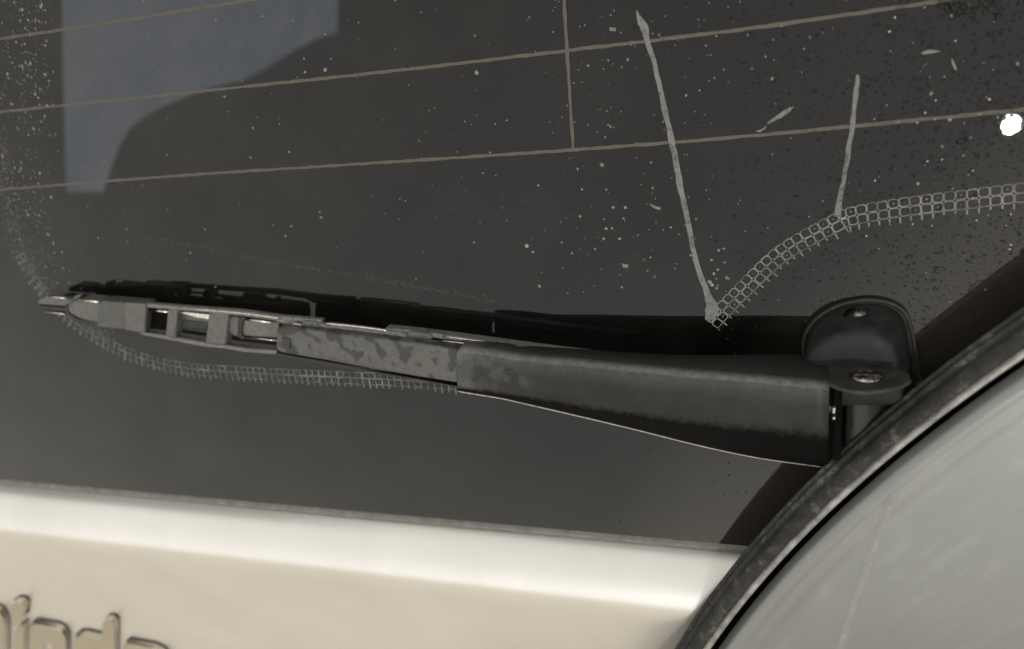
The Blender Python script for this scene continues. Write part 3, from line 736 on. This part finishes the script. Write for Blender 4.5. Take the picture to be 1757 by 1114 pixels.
plate('claw_hook', [(409, 548), (416, 543), (422, 544), (416, 552), (414, 575), (420, 580), (417, 584), (406, 578)], 12.1, 8, 'rubber', wip, bev=.3)
plate('yoke_tab', [(415, 547), (420, 546), (478, 553), (478, 580), (420, 577), (415, 574)], 11.2, 6.5, simple('brownish_bare_metal', (.075, .07, .06), (.13, .12, .105), .4, scale=400, bmp=.15), wip, bev=.6)
bar('metal_spline', [(420, 547.5, 11.3), (466, 553.5, 11.3)], .5, .55, 'spline', wip)
bar('metal_spline', [(424, 578.5, 9), (478, 585, 9)], .3, .3, 'spline', wip)
# joint of inner and outer yokes
plate('yoke_joint', [(462, 545), (478, 547), (512, 555), (548, 559), (544, 563), (500, 560), (478, 554)], 13.5, 9, 'rail', wip, bev=.4)
plate('yoke_joint', [(518, 551), (542, 552), (544, 562), (534, 565), (518, 562)], 14.0, 10, 'clip', wip, bev=.4)
bar('metal_spline', [(496, 555, 13.5), (518, 558, 13.5)], .4, .4, 'spline', wip)
plate('yoke_arm', band([(548, 563), (575, 565), (606, 569)], [(548, 567), (575, 569), (600, 575)]), 12.5, 9, 'clip', wip, bev=.4)
bar('inner_rail', [(648, 574.5, 12.2), (696, 581, 12.2)], 1.0, .95, 'rail', wip)
plate('cross_tie', [(698, 569), (734, 573), (742, 577), (738, 591), (728, 594), (696, 587)], 13.4, 8, 'clip', wip, bev=.9)
bar('metal_spline', [(740, 583, 11.5), (822, 592.5, 11.5)], .6, .65, 'spline', wip)
plate('cross_tie', [(818, 587), (846, 590), (848, 594), (844, 604), (818, 600)], 13.4, 8, 'clip', wip, bev=.9)
bar('metal_spline', [(846, 598, 12.0), (924, 608, 12.0)], .6, .65, 'spline', wip)
plate('end_plate', [(926, 605), (990, 610), (1062, 615), (1078, 618), (1060, 622), (990, 620), (924, 612)], 13.4, 9, 'clip', wip, bev=.5)
plate('end_tab', [(1048, 611), (1070, 612), (1072, 615), (1050, 615)], 14.2, 12.8, 'edge', wip, bev=.2)
plate('rubber_blade', band([(418, 566), (480, 573), (600, 588), (720, 602)], [(418, 584), (480, 591), (600, 603), (720, 616)]), 4.6, .2, 'rubber', wip, bev=.5)
plate('rubber_blade', band([(720, 588), (850, 602), (1060, 620)], [(720, 614), (850, 622), (1060, 626)]), 8, .2, 'rubber', wip, bev=.5)
plate('blade_post', [(462, 562), (480, 564), (480, 582), (462, 580)], 11, 3, 'rubber', wip, bev=.3)
plate('blade_post', [(536, 572), (572, 577), (572, 592), (536, 588)], 11, 3, 'rubber', wip, bev=.3)
plate('yoke_pivot', [(636, 580), (786, 602), (786, 622), (636, 600)], 12.5, 3, 'rubber', wip, bev=.5)

# ------------------------------------------------------------------ washer nozzle above the pivot
noz = empty('washer_nozzle', P(1490, 590, 0), 'black plastic washer jet housing on the glass above the wiper pivot', 'washer nozzle')
def arch(px0, n=10):
    return px0
base = [(1390, 640), (1384, 606), (1386, 580), (1402, 555), (1428, 536), (1458, 525), (1492, 521), (1525, 526), (1548, 540), (1560, 565), (1566, 600), (1571, 640), (1560, 662), (1396, 662)]
fl = [UVW(P(x, y, 3)) for x, y in base]
cu, cv = np.mean([q[0] for q in fl]), np.mean([q[1] for q in fl])
def ring_at(pts, s, w, du=0, dv=0):
    return [X(cu+(q[0]-cu)*s+du, cv+(q[1]-cv)*s+dv, w) for q in pts]
fls = [np.array(q) for q in spline(fl+[fl[0]], 5)][:-1]
bm = bmesh.new()
layers = [(1.09, .1), (1.09, 1.7), (1.075, 2.2), (1.03, 2.2), (1.015, 1.7), (.95, 1.6)]
rs = [[bm.verts.new(p) for p in ring_at(fls, s, w_)] for s, w_ in layers]
for a, b in zip(rs, rs[1:]):
    for k in range(len(a)): bm.faces.new((a[k], a[(k+1) % len(a)], b[(k+1) % len(a)], b[k]))
bm.faces.new(rs[-1]); bm.faces.new(rs[0][::-1])
link('gasket', bm, 'head', noz, smooth=True)
bm = bmesh.new()
layers = [(.97, .8, 0, 0), (.96, 2.5, -.2, -.2), (.94, 6, -.8, -.8), (.92, 10, -1.6, -1.6), (.90, 12.5, -2.2, -2.1), (.88, 14, -2.5, -2.5), (.85, 15.0, -2.6, -2.8), (.80, 15.4, -2.6, -3), (.6, 15.5, -2.6, -3.2), (.02, 15.5, -2.6, -3.3)]
rs = [[bm.verts.new(p) for p in ring_at(fls, *l)] for l in layers]
for a, b in zip(rs, rs[1:]):
    for k in range(len(a)): bm.faces.new((a[k], a[(k+1) % len(a)], b[(k+1) % len(a)], b[k]))
bm.faces.new(rs[-1]); bm.faces.new(rs[0][::-1])
hous = link('housing', bm, 'nozzle', noz, smooth=True)
# spray jet: bright ball in a small dark eye on the top of the housing
jc = P(1472, 541, 6.6); ja = V*.94+W*.34; ja /= np.linalg.norm(ja)
bm = bmesh.new(); disc(bm, jc-ja*.0006, ja, 4.0*MM, .7*MM, 24, -.4)
link('jet_eye', bm, 'gap', hous, smooth=True)
bm = bmesh.new(); disc(bm, jc-ja*.0003+U*.0004, ja, 2.2*MM, 1.0*MM, 18, .3)
link('jet_ball', bm, 'rivet', hous, smooth=True)

# ------------------------------------------------------------------ spare wheel
EL = PHI-math.radians(1); nW = np.array([0, -math.cos(EL), math.sin(EL)]); eW = np.array([0, math.sin(EL), math.cos(EL)])
_p0 = P(1500, 800, 23)
_q = np.array([hit(x, y, _p0, nW) for x, y in ((1207, 1114), (1299, 1002), (1396, 893), (1485, 809), (1629, 692), (1757, 605))])
_x, _y = _q @ U, _q @ eW
_s = np.linalg.lstsq(np.c_[2*_x, 2*_y, np.ones(6)], _x*_x+_y*_y, rcond=None)[0]
RW = math.sqrt(_s[2]+_s[0]**2+_s[1]**2); Cw = U*_s[0]+eW*_s[1]+nW*(_p0 @ nW); print('wheel', RW, Cw, _p0 @ W)
_gn = M['glass'].node_tree.nodes
_gn['wheel_distance'].inputs[1].default_value = tuple(Cw)
_gn['lift_range'].inputs['From Min'].default_value = RW+.012; _gn['lift_range'].inputs['From Max'].default_value = RW+.05
spare = empty('spare_wheel', Cw-nW*.1, 'tailgate mounted spare wheel with silver grey hard cover and dirty rubber rim', 'spare wheel')
def lathe(name, prof, mat, parent, seg=720, wob=0, **props):
    bm = bmesh.new(); rings = []; pl = bm.verts.layers.float_vector.new('polar')
    for r_, o_ in prof:
        rg = []
        for k in range(seg):
            a = 2*math.pi*k/seg
            j = wob*(math.sin(a*37+r_*900)+math.sin(a*91+o_*500))*.5 if wob else 0
            rg.append(bm.verts.new(Cw+(U*math.cos(a)+eW*math.sin(a))*(RW+r_*MM+j*MM)+nW*o_*MM))
        rings.append(rg)
    for a, b in zip(rings, rings[1:]):
        for k in range(seg): bm.faces.new((a[k], a[(k+1) % seg], b[(k+1) % seg], b[k]))
    if name == 'cover_panel':
        for rg, (r_, o_) in zip(rings, prof):
            for k, v_ in enumerate(rg): v_[pl] = (math.sin(2*math.pi*k/seg)*9, math.cos(2*math.pi*k/seg)*9, r_*.16)
    return link(name, bm, mat, parent, smooth=True, **props)
# rubber rim: lip side first, going back
lathe('rubber_rim', [(-1.3, -1.6), (-.8, -0.79), (1.04, -0.66), (2.08, -0.99), (3.12, -1.78), (3.77, -2.77), (4.16, -3.7), (4.03, -4.22), (3.51, -4.55), (3.51, -4.82), (4.29, -5.08), (5.33, -5.54), (5.59, -6.07), (5.2, -6.47), (4.81, -6.67), (4.94, -6.86), (5.98, -7.13), (6.63, -7.59), (6.37, -8.05), (4.94, -8.45), (-8, -8.58)], 'tyre', spare, wob=.10)
lathe('metal_lip', [(-1.7, -1.6), (-1.6, .0), (-1.2, .45), (-.6, .6), (.0, .3), (.3, -.2), (.4, -.9)], 'lip', spare)
cover = lathe('cover_panel', [(-4.7, -3.2), (-5.0, -2.2), (-5.8, -.9), (-6.2, -.2), (-6.9, .2), (-8, .55), (-9, .75), (-10, .6), (-11.5, .75), (-13, 1.1), (-14, 1.0), (-16, 1.15), (-24, 2.0), (-40, 3.4), (-65, 5), (-100, 6), (-150, 7), (-220, 7.5), (-RW/MM+.1, 7.6)], 'cover', spare)
lathe('tyre', [(-14, -9.4), (-12, -11), (-30, -13), (-60, -14)], 'tyre', spare, seg=180)
lathe('gap_liner', [(-1.5, -1.2), (-1.7, -6.2), (-8, -6.6)], 'gap', spare)

# faint long scratch and light wipe marks on the cover
def cover_pt(x, y, lift):
    p = hit(x, y, Cw+nW*4.0*MM, nW)
    for _ in range(3):
        rr = (np.linalg.norm((p-Cw)-((p-Cw) @ nW)*nW)-RW)/MM
        o = np.interp(rr, [-150, -100, -65, -40, -24, -16], [7, 6, 5, 3.4, 2.0, 1.15])
        p = hit(x, y, Cw+nW*(o+lift)*MM, nW)
    return p
def scratch(pts, wpx):
    c = spline(pts, 8); bm = bmesh.new(); prev = None; al = bm.verts.layers.float.new('feather')
    for k, q in enumerate(c):
        t = c[min(k+1, len(c)-1)]-c[max(k-1, 0)]; t = t/np.linalg.norm(t); n_ = np.array([-t[1], t[0]])
        f = min(1, k/6.)
        cur = []
        for a, v_ in ((-.5, 0), (-.15, .8), (0, 1), (.15, .8), (.5, 0)):
            vv = bm.verts.new(cover_pt(*(q+n_*a*wpx), .2)); vv[al] = v_*f; cur.append(vv)
        if prev:
            for a in range(4): bm.faces.new((prev[a], prev[a+1], cur[a+1], cur[a]))
        prev = cur
    link('scuff', bm, 'scuff', spare, smooth=True)
def mat_scuff():
    m, nt, bs = newmat('pale_scuff'); out = nt.nodes['Material Output']
    bs.inputs['Base Color'].default_value = (.36, .365, .35, 1); bs.inputs['Roughness'].default_value = .5
    at = N(nt, 'ShaderNodeAttribute', attribute_name='feather'); n = noise(nt, 500, 4); mu = N(nt, 'ShaderNodeMath', operation='MULTIPLY')
    r_ = ramp(nt, n.outputs[0], [(.25, g(.25)), (.75, g(.75))]); nt.links.new(at.outputs['Fac'], mu.inputs[0]); nt.links.new(r_.outputs[0], mu.inputs[1])
    tr = N(nt, 'ShaderNodeBsdfTransparent'); mx = N(nt, 'ShaderNodeMixShader')
    nt.links.new(mu.outputs[0], mx.inputs[0]); nt.links.new(tr.outputs[0], mx.inputs[1]); nt.links.new(bs.outputs[0], mx.inputs[2]); nt.links.new(mx.outputs[0], out.inputs[0]); return m
M['scuff'] = mat_scuff()
scratch([(1541, 826), (1520, 890), (1497, 950), (1468, 1030), (1438, 1125)], 24)
